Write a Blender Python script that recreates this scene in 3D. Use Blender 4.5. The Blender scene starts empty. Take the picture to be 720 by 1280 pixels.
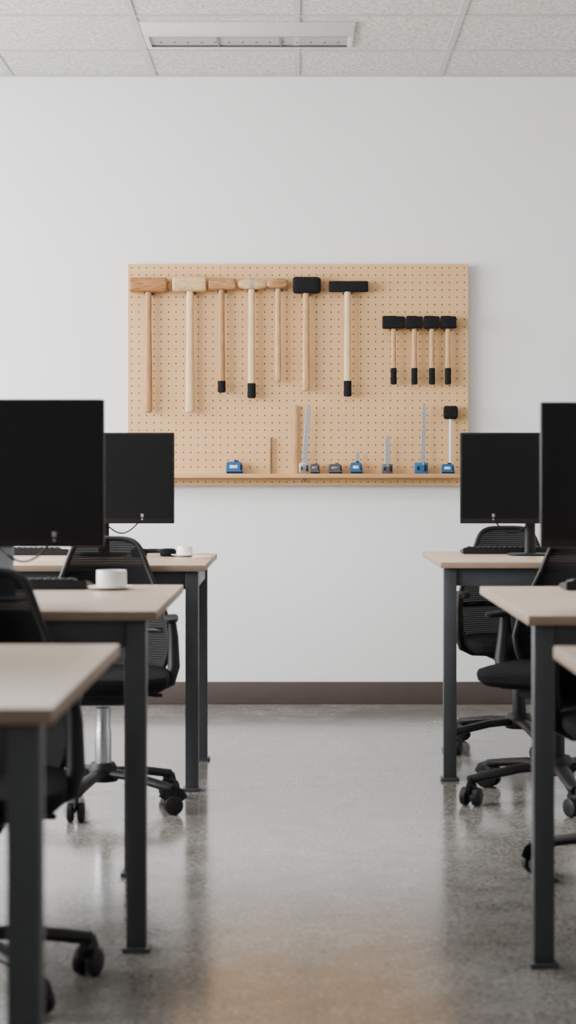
import bpy, bmesh, math, random
from mathutils import Matrix, Vector
random.seed(4)
F=2355.0; H=1.032; VX=370.0; VY=594.0; D=8.5
def P(px,py,d): return Vector(((px-VX)/F*d, d, H-(py-VY)/F*d))
def X(px,d): return (px-VX)/F*d
def Z(py,d): return H-(py-VY)/F*d
COL=bpy.context.scene.collection

# ---------------- materials ----------------
def new_mat(name):
    m=bpy.data.materials.new(name); m.use_nodes=True
    nt=m.node_tree; b=nt.nodes['Principled BSDF']
    return m,nt,b
def mat(name,col,rough=0.5,metal=0.0,var=0.08,scale=20.0,bump=0.0,stretch=(1,1,1),spec=0.5):
    m,nt,b=new_mat(name); N=nt.nodes; L=nt.links
    tc=N.new('ShaderNodeTexCoord'); mp=N.new('ShaderNodeMapping'); mp.inputs['Scale'].default_value=stretch
    nz=N.new('ShaderNodeTexNoise'); nz.inputs['Scale'].default_value=scale; nz.inputs['Detail'].default_value=5
    L.new(tc.outputs['Object'],mp.inputs['Vector']); L.new(mp.outputs['Vector'],nz.inputs['Vector'])
    r=N.new('ShaderNodeValToRGB'); e=r.color_ramp.elements
    e[0].position=0.3; e[1].position=0.7
    e[0].color=(*[max(0,c*(1-var)) for c in col],1); e[1].color=(*[min(1,c*(1+var)) for c in col],1)
    L.new(nz.outputs['Fac'],r.inputs['Fac']); L.new(r.outputs['Color'],b.inputs['Base Color'])
    b.inputs['Roughness'].default_value=rough; b.inputs['Metallic'].default_value=metal
    b.inputs['Specular IOR Level'].default_value=spec
    if bump>0:
        bp=N.new('ShaderNodeBump'); bp.inputs['Strength'].default_value=bump; bp.inputs['Distance'].default_value=0.002
        L.new(nz.outputs['Fac'],bp.inputs['Height']); L.new(bp.outputs['Normal'],b.inputs['Normal'])
    return m
M={}
M['wall']=mat('painted_wall',(0.80,0.80,0.80),0.75,var=0.012,scale=3,spec=0.25)
M['ceil']=mat('acoustic_tile',(0.60,0.585,0.555),0.95,var=0.30,scale=60,bump=0.8,spec=0.1)
M['tbar']=mat('ceiling_tbar',(0.47,0.47,0.46),0.5,var=0.02)
M['base']=mat('baseboard_vinyl',(0.066,0.048,0.042),0.5,var=0.05)
M['peg']=mat('hardboard',(0.64,0.385,0.175),0.6,var=0.05,scale=5)
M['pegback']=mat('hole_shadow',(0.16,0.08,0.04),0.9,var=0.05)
M['shelf']=mat('shelf_wood',(0.54,0.29,0.12),0.5,var=0.12,scale=10,stretch=(1,8,8))
M['top']=mat('desk_laminate',(0.50,0.385,0.29),0.34,var=0.06,scale=9,stretch=(1,5,1))
M['edge']=mat('desk_edge',(0.27,0.19,0.135),0.5,var=0.05)
M['frame']=mat('powder_coated_steel',(0.046,0.050,0.057),0.42,var=0.06)
M['blk']=mat('black_plastic',(0.008,0.008,0.009),0.5,var=0.1,spec=0.3)
M['blk2']=mat('black_monitor_plastic',(0.006,0.006,0.007),0.5,var=0.1,spec=0.3)
M['scr']=mat('black_screen',(0.005,0.005,0.006),0.35,var=0.05,scale=3,spec=0.25)
M['rub']=mat('black_rubber',(0.007,0.007,0.008),0.85,var=0.2,scale=60,spec=0.2)
M['fab']=mat('black_fabric',(0.006,0.006,0.007),0.9,var=0.3,scale=200,bump=0.3,spec=0.1)
M['sil']=mat('brushed_steel',(0.50,0.51,0.53),0.32,1.0,var=0.08,stretch=(1,1,20))
M['rule']=mat('satin_steel_rule',(0.33,0.33,0.325),0.42,0.3,var=0.10,stretch=(1,1,20))
M['dsteel']=mat('dark_steel',(0.13,0.135,0.14),0.4,0.7,var=0.15)
M['silp']=mat('silver_plastic',(0.36,0.41,0.46),0.4,0.3,var=0.04)
M['w_red']=mat('reddish_wood',(0.31,0.13,0.038),0.5,var=0.5,scale=24,stretch=(1,7,7))
M['w_light']=mat('pale_wood',(0.56,0.355,0.165),0.5,var=0.28,scale=22,stretch=(1,7,7))
M['w_mid']=mat('honey_wood',(0.35,0.17,0.06),0.5,var=0.4,scale=22,stretch=(1,7,7))
M['w_dark']=mat('dark_ruler_wood',(0.17,0.085,0.03),0.5,var=0.15,scale=14,stretch=(8,8,1))
M['h_red']=mat('handle_brown_wood',(0.37,0.18,0.062),0.5,var=0.28,scale=14,stretch=(8,8,1))
M['h_light']=mat('handle_pale_wood',(0.64,0.43,0.22),0.5,var=0.2,scale=14,stretch=(8,8,1))
M['h_mid']=mat('handle_honey_wood',(0.48,0.27,0.11),0.5,var=0.24,scale=14,stretch=(8,8,1))
M['blue']=mat('blue_plastic',(0.016,0.095,0.25),0.4,var=0.08)
M['white']=mat('white_ceramic',(0.80,0.79,0.77),0.25,var=0.01)
M['label']=mat('white_label',(0.6,0.64,0.66),0.5,var=0.02)
M['paper']=mat('pink_paper',(0.62,0.42,0.36),0.8,var=0.04)
M['fix']=mat('fixture_enamel',(0.60,0.60,0.59),0.4,var=0.01)
M['lens']=mat('fixture_lens',(0.34,0.34,0.325),0.45,var=0.08,scale=120)
M['key']=mat('keycap_plastic',(0.016,0.016,0.018),0.5,var=0.1)
M['logo']=mat('grey_print',(0.20,0.21,0.22),0.5,var=0.02)
# woven mesh
m,nt,b=new_mat('woven_mesh'); N=nt.nodes; L=nt.links
tc=N.new('ShaderNodeTexCoord'); sp=N.new('ShaderNodeSeparateXYZ'); L.new(tc.outputs['Object'],sp.inputs[0])
mu=N.new('ShaderNodeMath'); mu.operation='MULTIPLY'; mu.inputs[1].default_value=130; L.new(sp.outputs['Z'],mu.inputs[0])
fr=N.new('ShaderNodeMath'); fr.operation='FRACT'; L.new(mu.outputs[0],fr.inputs[0])
gt=N.new('ShaderNodeMath'); gt.operation='GREATER_THAN'; gt.inputs[1].default_value=0.3; L.new(fr.outputs[0],gt.inputs[0])
ma=N.new('ShaderNodeMapRange'); ma.inputs['To Min'].default_value=0.93; ma.inputs['To Max'].default_value=0.985; L.new(gt.outputs[0],ma.inputs['Value'])
L.new(ma.outputs[0],b.inputs['Alpha']); b.inputs['Base Color'].default_value=(0.008,0.008,0.009,1); b.inputs['Roughness'].default_value=0.9
b.inputs['Specular IOR Level'].default_value=0.15
M['mesh']=m
# floor
m,nt,b=new_mat('polished_concrete'); N=nt.nodes; L=nt.links
tc=N.new('ShaderNodeTexCoord')
def noise(s,d=6,r=0.6):
    n=N.new('ShaderNodeTexNoise'); n.inputs['Scale'].default_value=s; n.inputs['Detail'].default_value=d; n.inputs['Roughness'].default_value=r
    L.new(tc.outputs['Object'],n.inputs['Vector']); return n
def ramp(fac,c0,c1,p0,p1):
    r=N.new('ShaderNodeValToRGB'); e=r.color_ramp.elements; e[0].position=p0; e[1].position=p1
    e[0].color=(*c0,1); e[1].color=(*c1,1); L.new(fac,r.inputs['Fac']); return r
def mix(a,bb,fac,mode='MIX'):
    x=N.new('ShaderNodeMix'); x.data_type='RGBA'; x.blend_type=mode
    if isinstance(fac,float): x.inputs[0].default_value=fac
    else: L.new(fac,x.inputs[0])
    L.new(a,x.inputs[6]); L.new(bb,x.inputs[7]); return x.outputs[2]
n1=noise(1.5,5); r1=ramp(n1.outputs['Fac'],(0.205,0.188,0.168),(0.262,0.256,0.243),0.36,0.62)
n2=noise(9,7,0.72); r2=ramp(n2.outputs['Fac'],(0.70,0.70,0.69),(1.2,1.2,1.2),0.35,0.65)
c=mix(r1.outputs['Color'],r2.outputs['Color'],0.9,'MULTIPLY')
n3=noise(75,3,0.8); r3=ramp(n3.outputs['Fac'],(0.36,0.36,0.35),(1.5,1.5,1.5),0.35,0.68)
c=mix(c,r3.outputs['Color'],0.95,'MULTIPLY')
L.new(c,b.inputs['Base Color'])
rr=N.new('ShaderNodeMapRange'); rr.inputs['To Min'].default_value=0.08; rr.inputs['To Max'].default_value=0.24
L.new(n1.outputs['Fac'],rr.inputs['Value']); L.new(rr.outputs[0],b.inputs['Roughness'])
b.inputs['Specular IOR Level'].default_value=0.8
M['floor']=m

# ---------------- mesh helpers ----------------
def mk(name,bm,mats,parent=None,loc=(0,0,0),rotz=0,label=None,cat=None,kind=None,group=None,smooth=True):
    me=bpy.data.meshes.new(name)
    bmesh.ops.recalc_face_normals(bm,faces=bm.faces)
    bm.to_mesh(me); bm.free()
    for k in mats: me.materials.append(M[k])
    if smooth:
        me.shade_smooth(); me.set_sharp_from_angle(angle=math.radians(38))
    o=bpy.data.objects.new(name,me); COL.objects.link(o)
    o.location=loc; o.rotation_euler=(0,0,rotz)
    if parent: o.parent=parent
    tag(o,label,cat,kind,group); return o
def tag(o,label=None,cat=None,kind=None,group=None):
    if label: o['label']=label
    if cat: o['category']=cat
    if kind: o['kind']=kind
    if group: o['group']=group
def empty(name,loc,label,cat,group=None,rotz=0):
    o=bpy.data.objects.new(name,None); o.empty_display_size=0.1; COL.objects.link(o)
    o.location=loc; o.rotation_euler=(0,0,rotz); tag(o,label,cat,None,group); return o
def merge(bm,t,mtx,mi):
    if mtx is not None: bmesh.ops.transform(t,matrix=mtx,verts=t.verts)
    for f in t.faces: f.material_index=mi
    me=bpy.data.meshes.new('t'); t.to_mesh(me); t.free(); bm.from_mesh(me); bpy.data.meshes.remove(me)
def box(bm,c,s,bev=0.0,mi=0,seg=2,rot=None):
    t=bmesh.new(); bmesh.ops.create_cube(t,size=1); bmesh.ops.scale(t,vec=s,verts=t.verts)
    if bev>0: bmesh.ops.bevel(t,geom=list(t.edges),offset=bev,segments=seg,profile=0.5,affect='EDGES')
    mt=Matrix.Translation(c)
    if rot is not None: mt=mt@rot
    merge(bm,t,mt,mi)
def lathe(bm,prof,seg=24,mtx=None,mi=0):
    t=bmesh.new(); rings=[]
    for r,z in prof:
        rings.append([t.verts.new((max(r,1e-5)*math.cos(2*math.pi*i/seg),max(r,1e-5)*math.sin(2*math.pi*i/seg),z)) for i in range(seg)])
    for a,b_ in zip(rings[:-1],rings[1:]):
        for i in range(seg):
            j=(i+1)%seg; t.faces.new((a[i],a[j],b_[j],b_[i]))
    t.faces.new(rings[0][::-1]); t.faces.new(rings[-1])
    bmesh.ops.remove_doubles(t,verts=t.verts,dist=1e-4)
    merge(bm,t,mtx,mi)
def sweep(bm,pts,r,seg=10,mi=0,closed=False,r2=None,up=Vector((0,0,1))):
    pts=[Vector(p) for p in pts]; n=len(pts); t=bmesh.new(); rings=[]
    for i,p in enumerate(pts):
        a=pts[(i-1)%n] if (closed or i>0) else p; c=pts[(i+1)%n] if (closed or i<n-1) else p
        d=(c-a).normalized(); u=up if abs(d.dot(up))<0.95 else Vector((1,0,0))
        s=d.cross(u).normalized(); w=s.cross(d).normalized()
        rr=r[i] if isinstance(r,(list,tuple)) else r; q=r2 if r2 else rr
        rings.append([t.verts.new(p+s*rr*math.cos(2*math.pi*k/seg)+w*q*math.sin(2*math.pi*k/seg)) for k in range(seg)])
    m_=n if closed else n-1
    for i in range(m_):
        a=rings[i]; b_=rings[(i+1)%n]
        for k in range(seg):
            j=(k+1)%seg; t.faces.new((a[k],a[j],b_[j],b_[k]))
    if not closed: t.faces.new(rings[0][::-1]); t.faces.new(rings[-1])
    merge(bm,t,None,mi)
def se(th,e):
    c,s=math.cos(th),math.sin(th)
    return math.copysign(abs(c)**(2/e),c),math.copysign(abs(s)**(2/e),s)
def loft(bm,secs,axis='Z',e=2.0,seg=28,mi=0,off=(0,0,0)):
    t=bmesh.new(); rings=[]
    for s in secs:
        pos,a,b_=s[:3]; sh=s[3] if len(s)>3 else 0
        ring=[]
        for k in range(seg):
            u,v=se(2*math.pi*(k+0.5)/seg,e)
            if axis=='Z': ring.append(t.verts.new((off[0]+u*a+sh,off[1]+v*b_,off[2]+pos)))
            else: ring.append(t.verts.new((off[0]+pos,off[1]+v*b_,off[2]+u*a+sh)))
        rings.append(ring)
    for a,b_ in zip(rings[:-1],rings[1:]):
        for k in range(seg):
            j=(k+1)%seg; t.faces.new((a[k],a[j],b_[j],b_[k]))
    t.faces.new(rings[0][::-1]); t.faces.new(rings[-1])
    merge(bm,t,None,mi)
def kids(o): return [c for c in bpy.data.objects if c.parent==o]
def copy_tree(o,parent=None):
    n=o.copy(); COL.objects.link(n)
    if parent: n.parent=parent
    for c in kids(o):
        if c!=n: copy_tree(c,n)
    return n

# ---------------- room ----------------
WX=3.0; CZ=Z(94,D); Y0=-0.6
bm=bmesh.new(); box(bm,(0,D+0.05,CZ/2),(2*WX+0.2,0.1,CZ)); mk('wall_back',bm,['wall'],kind='structure',smooth=False)
bm=bmesh.new(); box(bm,(0,(D+Y0)/2,-0.05),(2*WX+0.2,D-Y0+0.2,0.1)); mk('floor',bm,['floor'],kind='structure',smooth=False)
bm=bmesh.new(); box(bm,(0,(D+Y0)/2,CZ+0.05),(2*WX+0.2,D-Y0+0.2,0.1)); mk('ceiling',bm,['ceil'],kind='structure',smooth=False)
bm=bmesh.new(); box(bm,(WX+0.05,(D+Y0)/2,CZ/2),(0.1,D-Y0,CZ)); mk('wall_right',bm,['wall'],kind='structure',smooth=False)
wy0,wy1,wz0,wz1=3.4,8.0,0.9,2.6
bm=bmesh.new()
box(bm,(-WX-0.05,(Y0+wy0)/2,CZ/2),(0.1,wy0-Y0,CZ)); box(bm,(-WX-0.05,(D+wy1)/2,CZ/2),(0.1,D-wy1,CZ))
box(bm,(-WX-0.05,(wy0+wy1)/2,wz0/2),(0.1,wy1-wy0,wz0)); box(bm,(-WX-0.05,(wy0+wy1)/2,(CZ+wz1)/2),(0.1,wy1-wy0,CZ-wz1))
mk('wall_left',bm,['wall'],kind='structure',smooth=False)
bm=bmesh.new()
for y in [wy0+0.02+i*(wy1-wy0-0.04)/3 for i in range(4)]: box(bm,(-WX-0.05,y,(wz0+wz1)/2),(0.06,0.04,wz1-wz0-0.01))
for z in (wz0+0.025,wz1-0.025): box(bm,(-WX-0.05,(wy0+wy1)/2,z),(0.06,wy1-wy0-0.01,0.04))
mk('window_1',bm,['frame'],kind='structure',smooth=False)
bz=Z(852,D)
bm=bmesh.new(); box(bm,(0,D-0.006,bz/2),(2*WX,0.012,bz),0.003); mk('baseboard_back',bm,['base'],kind='structure')
bm=bmesh.new(); box(bm,(-WX+0.006,(D+Y0)/2,bz/2),(0.012,D-Y0-0.03,bz),0.003); mk('baseboard_left',bm,['base'],kind='structure')
bm=bmesh.new(); box(bm,(WX-0.006,(D+Y0)/2,bz/2),(0.012,D-Y0-0.03,bz),0.003); mk('baseboard_right',bm,['base'],kind='structure')
# ceiling T bars
bm=bmesh.new()
for i in range(-4,5):
    box(bm,(0.003+i*0.645,(D+Y0)/2,CZ-0.002),(0.026,D-Y0,0.004))
y=8.0
while y>0: box(bm,(0,y,CZ-0.0021),(2*WX,0.026,0.0042)); y-=0.61
mk('trim_1',bm,['tbar'],kind='structure',smooth=False)
bm=bmesh.new(); box(bm,(0,D-0.008,CZ-0.004),(2*WX,0.016,0.008)); mk('trim_2',bm,['tbar'],kind='structure',smooth=False)

# ceiling fixture
fx0,fx1=X(177,7.6),X(443,7.6)
fd0,fd1=7.49,7.93; FH=0.010
root=empty('ceiling_light_fixture',((fx0+fx1)/2,(fd0+fd1)/2,CZ-FH-0.0005),'long shallow off-white ceiling fixture, switched off','ceiling light')
w=fx1-fx0; dd=fd1-fd0
bm=bmesh.new()
box(bm,(0,-dd/2+0.11,FH/2),(w,0.22,FH),0.0015); box(bm,(0,dd/2-0.010,FH/2),(w,0.020,FH),0.0015)
cy=(-dd/2+0.22+dd/2-0.02)/2; dl=dd-0.24
box(bm,(-w/2+0.010,cy,FH/2),(0.020,dl,FH-0.001),0.001); box(bm,(w/2-0.010,cy,FH/2),(0.020,dl,FH-0.001),0.001)
mk('housing',bm,['fix'],root)
bm=bmesh.new()
box(bm,(0,cy,0.0085),(w-0.04,dl,0.002))
for i in range(2): box(bm,(-w/2+0.30+i*(w-0.60),cy,0.0045),(0.010,dl,0.003),0,1)
box(bm,(0,-dd/2+0.228,0.004),(w-0.04,0.018,0.004),0,1)
box(bm,(0,dd/2-0.026,0.004),(w-0.04,0.012,0.004),0,1)
for i in range(14): lathe(bm,[(0,0),(.005,0),(.005,.003),(0,.003)],8,Matrix.Translation((-w/2+0.06+i*(w-0.12)/13,cy+0.03,0.0045)),1)
mk('diffuser',bm,['lens','dsteel'],root,label='dull grey slotted diffuser strip')

# ---------------- pegboard ----------------
BD=8.45
bx0,bx1=X(160,BD),X(585,BD); bzt,bzb=Z(330,BD),Z(607,BD)
nx,nz=46,30; sx=(bx1-bx0)/nx; sz=(bzt-bzb)/nz
root=empty('pegboard',((bx0+bx1)/2,8.5,bzb),'tan perforated hardboard panel mounted on white wall','pegboard')
W=bx1-bx0; HT=bzt-bzb
t=bmesh.new(); g={}
def gv(i,j):
    if (i,j) not in g: g[(i,j)]=t.verts.new((-W/2+i*sx/2,BD-8.5,j*sz/2))
    return g[(i,j)]
hr=0.0034
for i in range(nx):
    for j in range(nz):
        cx,cz=-W/2+(i+.5)*sx,(j+.5)*sz
        outer=[gv(2*i+1+a,2*j+1+b_) for a,b_ in ((1,0),(1,1),(0,1),(-1,1),(-1,0),(-1,-1),(0,-1),(1,-1))]
        inner=[t.verts.new((cx+hr*math.cos(k*math.pi/4),BD-8.5,cz+hr*math.sin(k*math.pi/4))) for k in range(8)]
        for k in range(8):
            l=(k+1)%8; t.faces.new((outer[k],outer[l],inner[l],inner[k]))
r=bmesh.ops.extrude_face_region(t,geom=list(t.faces))
vs=[v for v in r['geom'] if isinstance(v,bmesh.types.BMVert)]
bmesh.ops.translate(t,vec=(0,0.006,0),verts=vs)
mk('perforated_panel',t,['peg'],root,smooth=False)
bm=bmesh.new()
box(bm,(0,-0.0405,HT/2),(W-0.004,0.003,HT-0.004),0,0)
for a in (-1,1): box(bm,(a*(W/2-0.016),-0.02,HT/2),(0.03,0.038,HT-0.004),0,1)
for z_ in (0.016,HT-0.016): box(bm,(0,-0.02,z_),(W-0.064,0.038,0.028),0,1)
mk('backing_frame',bm,['pegback','shelf'],root,smooth=False)
# ledge shelf
SZ=Z(592,8.41)
lx0,lx1=X(168,8.40),X(576,8.40)
root=empty('ledge_shelf',((lx0+lx1)/2,BD,SZ-0.024),'narrow wooden ledge along the bottom of the pegboard','shelf')
bm=bmesh.new(); box(bm,(0,-0.042,0.014),(lx1-lx0,0.083,0.019),0.002); mk('board',bm,['shelf'],root)
bm=bmesh.new(); xx=X(380,8.4)-(lx0+lx1)/2
box(bm,(xx,-0.02,0.003),(0.03,0.036,0.003),0.001); box(bm,(xx,-0.003,-0.006),(0.014,0.004,0.018),0.001); 
mk('bracket',bm,['rule'],root,label='small steel bracket')

# ---------------- mallets ----------------
TD=8.412; S=F/TD
def mallet(name,hx0,hx1,hy0,hy1,tx,tw0,tw1,by,hm,tm,grip=None,style='block',label='',thick=None,group=None,band=False):
    cx=(tx); zb=Z(by,TD)
    root=empty(name,(X(cx,TD),TD,zb),label,'mallet',group)
    x0=(hx0-cx)/S; x1=(hx1-cx)/S; z0=(by-hy1)/S; z1=(by-hy0)/S; hh=(z1-z0)/2; zc=(z0+z1)/2; L_=x1-x0
    hb=thick or min(hh,0.034)
    bm=bmesh.new()
    if style=='block':
        pr=[(0,.86),(.02,.96),(.06,1.0),(.3,.97),(.5,.95),(.7,.97),(.94,1.0),(.98,.96),(1,.86)]; ex=3.6
    elif style=='taper':
        pr=[(0,.50),(.03,.64),(.12,.78),(.3,.96),(.5,1.0),(.7,.98),(.88,.84),(.97,.70),(1,.58)]; ex=3.2
    elif style=='rubber':
        pr=[(0,.76),(.03,.90),(.08,.98),(.16,1.0),(.3,.99),(.5,.97),(.7,.98),(.84,.97),(.92,.93),(.97,.84),(1,.70)]; ex=4
    elif style=='bar':
        pr=[(0,.86),(.02,.97),(.05,1),(.3,1),(.5,.99),(.7,1),(.95,1),(.98,.97),(1,.86)]; ex=6
    else:
        pr=[(0,.90),(.03,.98),(.1,1.0),(.45,1.0),(.6,.97),(.74,.93),(.9,.93),(.97,.90),(1,.80)]; ex=7
    loft(bm,[(x0+L_*a,hh*f,hb*f) for a,f in pr],'X',ex,40,0,(0,0,zc))
    mk('head',bm,[hm],root)
    bm=bmesh.new(); a0=tw0/2/S; a1=tw1/2/S; zt=z0+0.004
    loft(bm,[(0,a1*.6,a1*.5),(0.004,a1*.9,a1*.75),(0.012,a1,a1*.82),(zt*.3,a1*.97,a1*.8),(zt*.55,(a0+a1)/2*.94,(a0+a1)/2*.8),(zt*.85,a0,a0*.85),(zt,a0*1.03,a0*.9),(zt+2*hh*0.2,a0*1.03,a0*.9)],'Z',2.3,24)
    loft(bm,[(z1-0.01,a0*.9,a0*.7),(z1+0.0012,a0*.9,a0*.7),(z1+0.002,a0*.7,a0*.5)],'Z',2.6,16)
    mk('handle',bm,[tm],root)
    if grip:
        gz=(by-grip)/S; ga=a1*1.16
        bm=bmesh.new()
        loft(bm,[(-0.003,ga*.6,ga*.5),(-0.001,ga*.9,ga*.8),(0.006,ga,ga*.92),(gz*.5,ga*.94,ga*.88),(gz*.9,ga*.98,ga*.9),(gz,ga*.9,ga*.82)],'Z',2.4,24)
        mk('grip',bm,['rub'],root,label='black rubber grip sleeve')
    if band:
        bm=bmesh.new(); loft(bm,[(-.008,hh*1.03,hb*1.03),(.008,hh*1.03,hb*1.03)],'X',3.2,40,0,(0,0,zc))
        lathe(bm,[(0,0),(.003,0),(.003,.003),(0,.003)],10,Matrix.Translation((0,-hb*1.03,zc))@Matrix.Rotation(math.radians(90),4,'X'))
        mk('metal_band',bm,['rule'],root,label='thin steel band around head')
    bm=bmesh.new(); hw=a0+0.004
    for s_ in (-1,1):
        sweep(bm,[(s_*hw,0.036,-0.002),(s_*hw,0.0,-0.002),(s_*hw,-0.010,-0.002),(s_*hw,-0.015,0.0005)],0.0016,8)
    box(bm,(0,0.0355,-0.004),(2*hw+0.008,0.003,0.012),0.001)
    mk('peg_hook',bm,['dsteel'],None,loc=(X(cx,TD),TD,zb+z0+0.0004),label='small steel fork hook on pegboard',cat='hook',group='hooks holding the mallets')
g1='large mallets on the pegboard'; g2='small black mallets on the pegboard'
mallet('mallet',162,209,347,366,185.5,8,10,516,'w_red','h_red',label='reddish brown wooden mallet with long plain handle',group=g1)
mallet('mallet',216,258,345,365,237.5,9,11,516,'w_light','h_light',label='pale wooden mallet with long thick pale handle',group=g1)
mallet('mallet',261,295,348,363,277,7.5,9,490,'w_mid','h_red',476,label='brown wooden mallet with black grip end',group=g1)
mallet('mallet',297,333,348.5,362,314.5,8,9.5,497,'w_light','h_light',479,'taper',label='pale wooden mallet with tapered head, black grip end',group=g1,band=True)
mallet('mallet',333,360,348,361,347.5,6.5,8,478,'w_mid','h_mid',None,'taper',label='small honey-coloured wooden mallet with slim handle',group=g1)
mallet('mallet',366,401,346,367,382.5,8,10,489,'rub','h_mid',None,'rubber',label='fat black rubber mallet with plain wooden handle',group=g1)
mallet('mallet',411,460,351.5,365,434.5,8,9,495,'rub','h_light',476,'bar',label='black bar-headed mallet with pale handle, black grip',group=g1)
for hx0,hx1,tx in ((478,506,492),(508,528,518),(530,549,540),(551,570,560)):
    mallet('small_mallet',hx0,hx1,395,411,tx,6,7,480,'rub','h_mid',460,'small',label='small black-headed mallet with wooden handle and black grip' if tx>495 else 'wide-headed small black mallet with wooden handle and black grip',group=g2)

# ---------------- ledge items ----------------
LD=8.408; LS=F/LD
def root_at(name,px,lab,cat,group=None,d=LD): return empty(name,(X(px,d),d,SZ),lab,cat,group)
def tape(px0,px1,py0,body,lab,clip=True,d=LD,stub=None):
    cx=(px0+px1)/2; r=root_at('tape_measure',cx,lab,'tape measure','tape measures on the ledge',d)
    w=(px1-px0)/LS; h=(592-py0)/LS
    bm=bmesh.new()
    pts=[(-w/2,0),(w/2,0),(w/2,h*.3),(w/2*.9,h*.36),(w/2*.9,h*.84),(w/2*.7,h),(-w/2*.75,h),(-w/2*.98,h*.9),(-w/2,h*.75)]
    t=bmesh.new(); vs=[t.verts.new((x,-0.016,z)) for x,z in pts]; f=t.faces.new(vs)
    r_=bmesh.ops.extrude_face_region(t,geom=[f]); bmesh.ops.translate(t,vec=(0,0.032,0),verts=[v for v in r_['geom'] if isinstance(v,bmesh.types.BMVert)])
    bmesh.ops.bevel(t,geom=list(t.edges),offset=0.0012,segments=2,affect='EDGES')
    merge(bm,t,None,0); mk('case',bm,[body],r)
    bm=bmesh.new(); box(bm,(-w*.06,-0.0168,h*.58),(w*.46,0.0014,h*.26),0.0004)
    mk('label_plate',bm,['label' if body=='blue' else 'sil'],r)
    bm=bmesh.new(); box(bm,(0,-0.0166,h*.10),(w*.96,0.0016,h*.14),0.0005); box(bm,(w*.38,-0.0166,h*.52),(w*.10,0.0016,h*.5),0.0005)
    mk('rubber_bumper',bm,['rub'],r)
    bm=bmesh.new(); box(bm,(w/2+0.002,0,0.004),(0.006,0.014,0.0012)); box(bm,(w/2+0.0045,0,0.0022),(0.0012,0.014,0.0044))
    mk('end_hook',bm,['sil'],r,label='steel end hook')
    bm=bmesh.new(); box(bm,(w*.1,-0.003,h+0.002),(w*.28,0.014,0.008),0.0015); mk('lock_button',bm,['dsteel' if body!='blue' else 'blk'],r)
    if stub:
        bm=bmesh.new(); box(bm,(w*.1,0.006,h+stub/LS/2),(0.015,0.0012,stub/LS)); mk('extended_tape',bm,['rule'],r,label='short length of steel tape')
def square(px0,px1,by,bx,bw,ty,stock,lab,lean=0):
    cx=(px0+px1)/2; r=root_at('try_square',cx,lab,'try square','squares on the ledge')
    w=(px1-px0)/LS; h=(592-by)/LS
    bm=bmesh.new(); box(bm,(0,0,h/2),(w,0.022,h),0.003)
    box(bm,(-w*.25,-0.012,h*.5),(w*.16,0.006,h*.35),0.002,1)
    box(bm,(w*.3,-0.012,h*.5),(w*.2,0.003,h*.6),0.001,1)
    mk('stock',bm,[stock,'blk'],r)
    bm=bmesh.new(); L_=(by-ty)/LS; x=(bx-cx)/LS; bw_=bw/LS
    loft(bm,[(-0.008,bw_*.5,.0015,0),(L_*.98,bw_*.38,.0015,math.sin(lean)*L_),(L_,bw_*.30,.0012,math.sin(lean)*L_)],'Z',8,16,0,(x,0,h))
    for k in range(1,int(L_/0.02)):
        box(bm,(x-bw_*.2+math.sin(lean)*(0.02*k),-0.0018,h+0.02*k),(bw_*.35,0.0006,0.0012),0,1)
    lathe(bm,[(0.0,0),(0.005,0),(0.005,0.006),(0,0.006)],12,Matrix.Translation((x,-0.006,h-0.006))@Matrix.Rotation(math.radians(90),4,'X'),0)
    mk('blade',bm,['rule','blk'],r,label='steel blade standing upright')
def strip(px,ty,w,lab,mt):
    r=root_at('wooden_ruler',px,lab,'ruler','rulers on the ledge',8.436)
    h=(592-ty)/LS
    bm=bmesh.new(); box(bm,(0,0,h/2),(w/LS,0.010,h),0.001); mk('body',bm,[mt],r)
    bm=bmesh.new()
    for k in range(int(h/0.012)): box(bm,(w/LS*.2,-0.0053,0.01+k*0.012),(w/LS*.4,0.0005,0.001))
    mk('graduations',bm,['w_dark'],r)
tape(283,304,577,'blue','blue tape measure with white label on wooden ledge')
strip(339,547,3,'short dark wooden ruler standing on the ledge','w_dark')
strip(369.5,506,4.5,'tall tan wooden ruler standing on the ledge','h_mid')
square(374,386.5,579,380.5,7,506,'sil','tall steel square with silver stock',0.07)
tape(388,400,580,'dsteel','dark grey tape measure beside steel square')
tape(411,428,580,'dsteel','small dark grey tape measure on ledge')
tape(438,453,578,'blue','small blue tape measure with tape pulled up',stub=13)
square(477,491,580,484.5,7,545,'dsteel','short steel square with grey stock')
square(518,535,578,528.5,6,504,'blue','tall slim steel square with blue stock',0.02)
r=root_at('rubber_mallet',563,'small black rubber mallet with thin white handle standing upright','mallet',None,8.428)
bm=bmesh.new(); hz0=(592-524)/LS; hz1=(592-507)/LS; hc=(hz0+hz1)/2; hh=(hz1-hz0)/2
loft(bm,[(-.031,hh*.65,.019),(-.029,hh*.85,.021),(-.022,hh,.022),(0,hh*.98,.022),(.022,hh,.022),(.029,hh*.85,.021),(.031,hh*.65,.019)],'X',4,28,0,(0,-0.008,hc)); mk('head',bm,['rub'],r)
bm=bmesh.new(); loft(bm,[(0,.006,.006),(0.004,.0075,.0075),(.1,.0065,.0065),(hz0+0.004,.0065,.0065)],'Z',2,16,0,(0,-0.008,0)); mk('handle',bm,['label'],r)
tape(552,568,580,'blue','blue tape measure in front of upright mallet',d=8.392)

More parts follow.
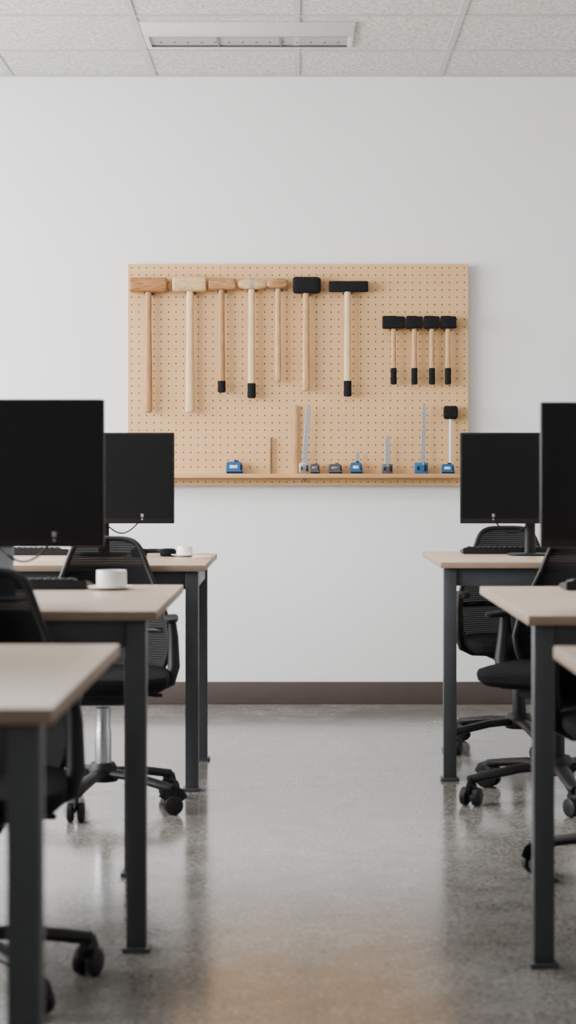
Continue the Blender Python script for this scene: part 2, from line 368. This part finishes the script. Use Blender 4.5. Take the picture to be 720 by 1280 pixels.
# ---------------- desks ----------------
DZ=0.74
def desk(side,xe,d0,d1,xl,xrear,rear_d,lab):
    s=side
    Lx=1.5; xo=xe+s*Lx; cx=(xe+xo)/2; cy=(d0+d1)/2
    root=empty('desk',(cx,cy,0),lab,'desk','computer desks in rows')
    bm=bmesh.new(); box(bm,(0,0,DZ-0.0105),(Lx,d1-d0,0.021),0.0025)
    bm.normal_update()
    for f in bm.faces:
        if abs(f.normal.z)<0.8: f.material_index=1
    mk('desktop',bm,['top','edge'],root)
    yl=d0+0.045-cy; yr=(rear_d-cy)
    xL=xl-cx; xR=xrear-cx; xO=xo-s*0.05-cx
    LW=0.043
    for (x,y) in ((xL,yl),(xR,yr),(xO,yl),(xO,yr)):
        bm=bmesh.new(); box(bm,(x,y,0.3625),(LW,LW,0.705),0.002)
        box(bm,(x,y,0.0055),(LW+0.018,LW+0.018,0.011),0.002)
        mk('leg',bm,['frame'],root)
    bm=bmesh.new()
    zr=0.688; hr_=0.060
    box(bm,((xL+xO)/2,yl+0.004,zr),(abs(xO-xL)-LW,0.028,hr_),0.003)
    box(bm,((xR+xO)/2,yr,zr),(abs(xO-xR)-LW,0.028,hr_),0.003)
    box(bm,(xO,(yl+yr)/2,zr),(0.028,yr-yl-LW,hr_),0.003)
    a=Vector((xL,yl+LW/2,zr)); b_=Vector((xR,yr-LW/2,zr)); v=b_-a
    box(bm,(a+b_)/2,(0.028,v.length,hr_),0.003,0,2,Matrix.Rotation(-math.atan2(v.x,v.y),4,'Z'))
    mk('support_frame',bm,['frame'],root)
    return root
DL='tan laminate desk with dark grey steel legs'
desk(-1,-.305,2.36,3.26,-.345,-.450,3.12,DL+' beside the aisle')
desk(-1,-.300,4.05,5.02,-.346,-.420,4.86,DL+', white cup on top')
desk(-1,-.295,6.12,7.05,-.340,-.342,6.83,'tan desk near the wall with black headphones on top')
desk(1,.440,2.26,3.22,.485,.60,3.1,DL+' across the aisle')
desk(1,.483,3.92,4.95,.520,.632,4.8,DL+' holding a monitor')
desk(1,.486,6.33,7.22,.520,.578,7.05,'tan desk near the wall with black keyboard on top')

# ---------------- monitors ----------------
MHW=0.26
def monitor(cx,d,neck='blk',lab='',cs=1,nw=0.019,hw=MHW,MB=0.862,MH=0.335,bw=0.085):
    root=empty('monitor',(cx,d,DZ),lab,'monitor','computer monitors on the desks')
    zb=MB-DZ; zc=zb+MH/2
    bm=bmesh.new(); box(bm,(0,0,zc),(2*hw,0.022,MH),0.004)
    box(bm,(0,0.017,zc-0.01),(2*hw-0.10,0.016,MH-0.09),0.006,0,3)
    for k in range(9): box(bm,(0,0.0255,zc+0.035+k*0.008),(0.22,0.002,0.003))
    mk('housing',bm,['blk2'],root)
    bm=bmesh.new(); box(bm,(0,-0.0112,zc+0.006),(2*hw-0.014,0.0008,MH-0.026)); mk('screen',bm,['scr'],root,label='dark switched-off screen')
    bm=bmesh.new(); 
    sweep(bm,[(0,0.034,zc-0.03),(0,0.04,zc-0.08),(0,0.042,zb-0.05),(0,0.042,0.008)],[nw,nw,nw,nw*1.1],14,0,False,0.012,Vector((0,1,0)))
    box(bm,(0,0.03,zc-0.055),(0.085,0.014,0.085),0.004)
    mk('stand_neck',bm,[neck],root)
    bm=bmesh.new(); loft(bm,[(0,bw-.005,.07),(0.003,bw,.075),(0.006,bw,.075),(0.008,bw-.007,.07)],'Z',4,36,0,(0,0.015,0)); mk('stand_base',bm,[neck],root)
    bm=bmesh.new(); x=cs
    box(bm,(x,-0.0118,zb+0.030),(0.010,0.0006,0.012),0.0002); box(bm,(x,-0.0118,zb+0.016),(0.006,0.0006,0.006),0.0002); mk('printed_mark',bm,['logo'],root)
    bm=bmesh.new(); pts=[]
    for k in range(15):
        a=k/14; xx=(0.13-0.13*a)*(1 if cs>0 else -1); pts.append((xx,0.03+0.008*math.sin(a*math.pi),zb+0.006-0.042*math.sin(a*math.pi)))
    sweep(bm,pts,0.0028,8); mk('power_cable',bm,['blk'],root)
monitor(X(130,4.4)-MHW,4.41,'silp','black monitor with dark screen on silver stand',X(68,4.4)-(X(130,4.4)-MHW),0.042,MB=.864,MH=.346,bw=.078)
monitor(X(218,6.85)-MHW,6.85,'blk','black monitor with dark screen on desk near wall',X(178,6.85)-(X(218,6.85)-MHW),MB=.856,MH=.331)
monitor(X(575,6.85)+MHW,6.85,'blk','black monitor with dark screen beside black keyboard',-(MHW-.12),MB=.856,MH=.331)
monitor(X(676,4.4)+MHW,4.41,'blk','black monitor with dark screen on desk by aisle',-(MHW-.16),MB=.862,MH=.341)

# ---------------- keyboards ----------------
def build_keyboard():
    root=empty('keyboard',(0,0,DZ),'','keyboard','black keyboards on the desks')
    bm=bmesh.new()
    t=bmesh.new(); bmesh.ops.create_cube(t,size=1)
    for v in t.verts:
        v.co.x*=0.44; v.co.y*=0.14; v.co.z=(0 if v.co.z<0 else (0.024 if v.co.y<0 else 0.012))
    bmesh.ops.bevel(t,geom=list(t.edges),offset=0.003,segments=2,affect='EDGES'); merge(bm,t,None,0)
    mk('case',bm,['blk'],root)
    bm=bmesh.new(); sl=math.atan2(0.012,0.14); 
    for r_ in range(6):
        y=-0.055+r_*0.0195; z=0.0225-(y+0.07)*math.tan(sl)+0.0045
        if r_==5: widths=[.018]*3+[.03,.095,.03]+[.018]*8
        else: widths=[.0175]*20
        x=-0.205
        for w_ in widths:
            if x+w_>0.21: break
            box(bm,(x+w_/2,y,z),(w_-.0025,.0165,.007),0.0015,0,1); x+=w_+.0022
    o=mk('keycaps',bm,['key'],root); 
    return root
kb=build_keyboard()
def place(o,x,y,rz,lab): o.location.x=x;o.location.y=y;o.rotation_euler.z=rz;o['label']=lab
spots=[(X(112,4.87)-.22,4.87,0,'black keyboard behind monitor, near white cup'),(X(578,7.0)+.22,7.035,0,'black keyboard at the desk edge near the wall'),
       (X(704,4.82)+.22,4.83,0,'black keyboard behind monitor on desk by aisle'),(-1.05,6.93,0,'black keyboard on desk beside headphones')]
place(kb,*spots[0])
for s_ in spots[1:]: place(copy_tree(kb),*s_)

# ---------------- cups ----------------
def cup(px,py,wpx,hpx,lab,sauc=1.32,hs=1):
    d=(H-DZ)*F/(py-VY); s=d/F; R=wpx*s/2; h=hpx*s; x=X(px,d)
    sr=empty('saucer',(x,d,DZ),'white saucer on tan desk','saucer','white saucers')
    bm=bmesh.new(); q=R*sauc
    lathe(bm,[(0,0.0),(q*.55,0),(q*.6,0.002),(q,0.0075),(q*1.0,0.0092),(q*.6,0.005),(0,0.0042)],40); mk('dish',bm,['white'],sr)
    c=empty('cup',(x,d,DZ+0.0045),lab,'cup','white cups on the desks',hs)
    bm=bmesh.new()
    lathe(bm,[(0,0),(R*.84,0),(R*.92,0.003),(R*.97,h*.14),(R*.97,h*.5),(R*.96,h*.96),(R*.95,h),(R*.95-.003,h),(R*.90,h*.5),(R*.84,h*.2),(R*.5,h*.1),(0,h*.09)],40); mk('bowl',bm,['white'],c)
    bm=bmesh.new(); pts=[(R*.92+0.015*math.sin(a)*1.0,0,h*.5+h*.3*math.cos(a)) for a in [math.pi*k/10 for k in range(11)]]
    sweep(bm,pts,0.0034,10,0,False,None,Vector((0,1,0))); mk('handle',bm,['white'],c)
cup(139.5,737,39,22,'low straight-sided white ceramic cup on saucer beside keyboard',1.5,math.radians(100))
cup(231,696,20,12,'small straight-sided white cup on saucer beside headphones',1.7,math.radians(95))
bm=bmesh.new(); box(bm,(0,0,0.004),(0.07,0.10,0.008),0.001,0); box(bm,(0,0.045,0.0085),(0.07,0.012,0.0016),0.0004,1)
mk('notepad',bm,['paper','label'],None,loc=(X(253,6.62),6.62,DZ),label='small pink notepad lying on desk corner',cat='notepad')
# headphones
hp=empty('headphones',(X(192,6.78),6.80,DZ),'black headphones lying flat on desk beside white cup','headphones')
bm=bmesh.new(); pts=[(0.06*math.cos(a),0.075*math.sin(a),0.012+0.004*math.sin(a)) for a in [math.pi*k/16 for k in range(17)]]
sweep(bm,pts,0.005,10,0,False,0.009); mk('headband',bm,['blk'],hp)
for s_ in (-1,1):
    bm=bmesh.new(); loft(bm,[(0,.024,.030),(.004,.029,.035),(.018,.030,.036),(.026,.026,.031),(.029,.016,.02)],'Z',2.2,28,0,(s_*.052,-.02,0)); mk('ear_cup',bm,['fab'],hp)

# ---------------- chairs ----------------
def build_chair():
    root=empty('office_chair',(0,0,0),'','chair','black office chairs at the desks')
    bm=bmesh.new()
    loft(bm,[(.366,.15,.16),(.372,.185,.20),(.388,.203,.222),(.408,.208,.226),(.420,.204,.220),(.427,.185,.20),(.429,.12,.12)],'Z',4,48,0,(0,-0.03,0))
    mk('seat',bm,['fab'],root)
    bm=bmesh.new(); box(bm,(0,0,.352),(.17,.22,.05),.01); box(bm,(0,0,.363),(.28,.26,.014),.004)
    sweep(bm,[(.08,-.03,.36),(.13,-.035,.355),(.165,-.035,.35)],.006,8); box(bm,(.17,-.035,.35),(.03,.02,.01),.003)
    sweep(bm,[(0,.08,.36),(0,.15,.355),(0,.205,.39),(0,.232,.46),(0,.236,.58)],[.022,.022,.02,.018,.016],10,0,False,None,Vector((1,0,0)))
    mk('seat_mechanism',bm,['blk'],root)
    zc,hz=.592,.235
    def outl(th,k=1.0,e=4.6):
        u,v=se(th,e); u*=k; v*=k
        tt=max(0,min(1,(v+0.35)/1.2)); tt=tt*tt*(3-2*tt)
        wd=.206-.080*tt-.03*max(0,-v-.4)
        return u*wd, v
    def surf(x,v):
        return Vector((x, .208+.028*math.sin((v+1)*1.2)-2.2*x*x+.018*(v+1)/2, zc+hz*v))
    NS=56
    bm=bmesh.new()
    pts=[surf(*outl(2*math.pi*k/NS)) for k in range(NS)]
    sweep(bm,pts,.009,10,0,True,None,Vector((0,1,0)))
    sweep(bm,[surf(x,-.25)+Vector((0,.012,0)) for x in (-.18,-.1,0,.1,.18)],.010,8)
    br=mk('backrest',bm,['blk'],root)
    t=bmesh.new(); rings=[]
    for q in range(1,9):
        rings.append([t.verts.new(surf(*outl(2*math.pi*k/NS,q/8))) for k in range(NS)])
    c_=t.verts.new(surf(0,0))
    for k in range(NS): t.faces.new((c_,rings[0][k],rings[0][(k+1)%NS]))
    for a,b_ in zip(rings[:-1],rings[1:]):
        for k in range(NS): j=(k+1)%NS; t.faces.new((a[k],a[j],b_[j],b_[k]))
    mk('mesh_panel',t,['mesh'],br,label='black woven mesh panel')
    for s_ in (-1,1):
        bm=bmesh.new()
        sweep(bm,[(s_*.12,.04,.362),(s_*.17,.04,.364),(s_*.208,.04,.385),(s_*.219,.055,.43),(s_*.217,.075,.52),(s_*.213,.07,.572)],[.014,.014,.018,.020,.017,.013],10,0,False,None,Vector((0,1,0)))
        loft(bm,[(.572,.016,.085),(.577,.021,.098),(.586,.022,.10),(.590,.018,.092)],'Z',3.2,32,0,(s_*.212,0.04,0))
        mk('armrest',bm,['blk'],root)
    bm=bmesh.new(); lathe(bm,[(0,.10),(.026,.10),(.026,.24),(.0235,.245),(.0235,.31),(.017,.312),(.017,.335),(0,.335)],28); mk('gas_lift',bm,['sil'],root,label='silver gas lift column')
    R=.25
    bm=bmesh.new(); lathe(bm,[(0,.082),(.045,.082),(.05,.09),(.047,.12),(.036,.14),(0,.14)],28)
    for k in range(5):
        a=math.radians(72*k); u=Vector((math.cos(a),math.sin(a),0))
        sweep(bm,[u*.03+Vector((0,0,.108)),u*.12+Vector((0,0,.104)),u*.20+Vector((0,0,.09)),u*R+Vector((0,0,.08)),u*(R+.012)+Vector((0,0,.078))],[.026,.023,.019,.017,.010],10,0,False,.014)
    base=mk('base',bm,['blk'],root)
    bm=bmesh.new()
    for s_ in (-1,1):
        lathe(bm,[(0,-.011),(.022,-.011),(.028,-.007),(.029,0),(.028,.007),(.022,.010),(0,.011)],24,Matrix.Translation((s_*.016,0.012,.029))@Matrix.Rotation(math.radians(90),4,'Y'))
    box(bm,(0,0.004,.05),(.014,.035,.034),.005); lathe(bm,[(0,.05),(.008,.05),(.008,.082),(0,.082)],12)
    sweep(bm,[(0,-.016+.0,.045),(0,-.008,.058),(0,.012,.064),(0,.03,.056),(0,.042,.04)],[.020,.024,.026,.024,.018],10,0,False,.004,Vector((1,0,0)))
    c0=mk('caster',bm,['blk'],base)
    for k in range(5):
        a=math.radians(72*k)
        c=c0 if k==0 else c0.copy()
        if k: COL.objects.link(c); c.parent=base
        c.location=(R*math.cos(a),R*math.sin(a),0); c.rotation_euler=(0,0,a+random.uniform(-1.5,1.5))
    return root,base
ch,base=build_chair()
def basek(o,n='base'): return [c for c in kids(o) if c.name.startswith(n)][0]
def setc(o,x,y,rz,brot,lab,sc=1.0,dark=False):
    o.location=(x,y,0); o.rotation_euler=(0,0,rz); o['label']=lab
    basek(o).rotation_euler=(0,0,math.radians(brot)-rz); basek(o).scale=(sc,sc,1)
    if dark:
        g_=basek(o,'gas_lift'); g_.data=g_.data.copy(); g_.data.materials[0]=M['blk']; g_['label']='black gas lift column'
CL='black mesh office chair with five-wheeled base'
spots=[(-.60,5.86,math.radians(3),-31,CL+', silver column'),
 (.83,6.0,math.radians(-30),200,'black mesh office chair turned slightly between two desks',1.18,True),
 (.84,7.09,math.radians(6),205,'black mesh office chair pushed under desk near the wall',1.12,True),
 (-.665,3.785,math.radians(4),22,'black mesh office chair between two aisle desks'),
 (.88,4.79,0,160,'black mesh office chair pushed under desk by the aisle',1.05,True)]
copies=[ch]+[copy_tree(ch) for _ in spots[1:]]
for o,s_ in zip(copies,spots): setc(o,*s_)

# ---------------- lights ----------------
def area(name,loc,rot,sx_,sy_,e,col=(1,1,1)):
    l=bpy.data.lights.new(name,'AREA'); l.shape='RECTANGLE'; l.size=sx_; l.size_y=sy_; l.energy=e; l.color=col
    o=bpy.data.objects.new(name,l); COL.objects.link(o); o.location=loc; o.rotation_euler=rot; return o
area('window_light',(-3.6,5.7,1.9),(0,math.radians(-90),0),2.0,4.8,680,(0.985,0.99,1.0))
area('ceiling_lamp',(-0.5,6.0,CZ-0.03),(0,0,0),1.2,0.5,34,(1,0.985,0.96))
w=bpy.data.worlds.new('World'); bpy.context.scene.world=w; w.use_nodes=True
w.node_tree.nodes['Background'].inputs['Color'].default_value=(1.0,0.985,0.96,1); w.node_tree.nodes['Background'].inputs['Strength'].default_value=0.45

# ---------------- camera ----------------
cd=bpy.data.cameras.new('Camera'); cam=bpy.data.objects.new('Camera',cd); COL.objects.link(cam)
cam.location=(0,0,H); cam.rotation_euler=(math.radians(90),0,0)
CXP,CYP,K=360.0,640.0,1.0
cd.sensor_fit='VERTICAL'; cd.sensor_height=36; cd.sensor_width=36*720/1280; cd.lens=F/1280*36*K
cd.shift_x=-(VX-CXP)/1280*K; cd.shift_y=-(CYP-VY)/1280*K
cd.clip_start=0.05
cd.dof.use_dof=True; cd.dof.focus_distance=8.4; cd.dof.aperture_fstop=4.2*K
bpy.context.scene.camera=cam
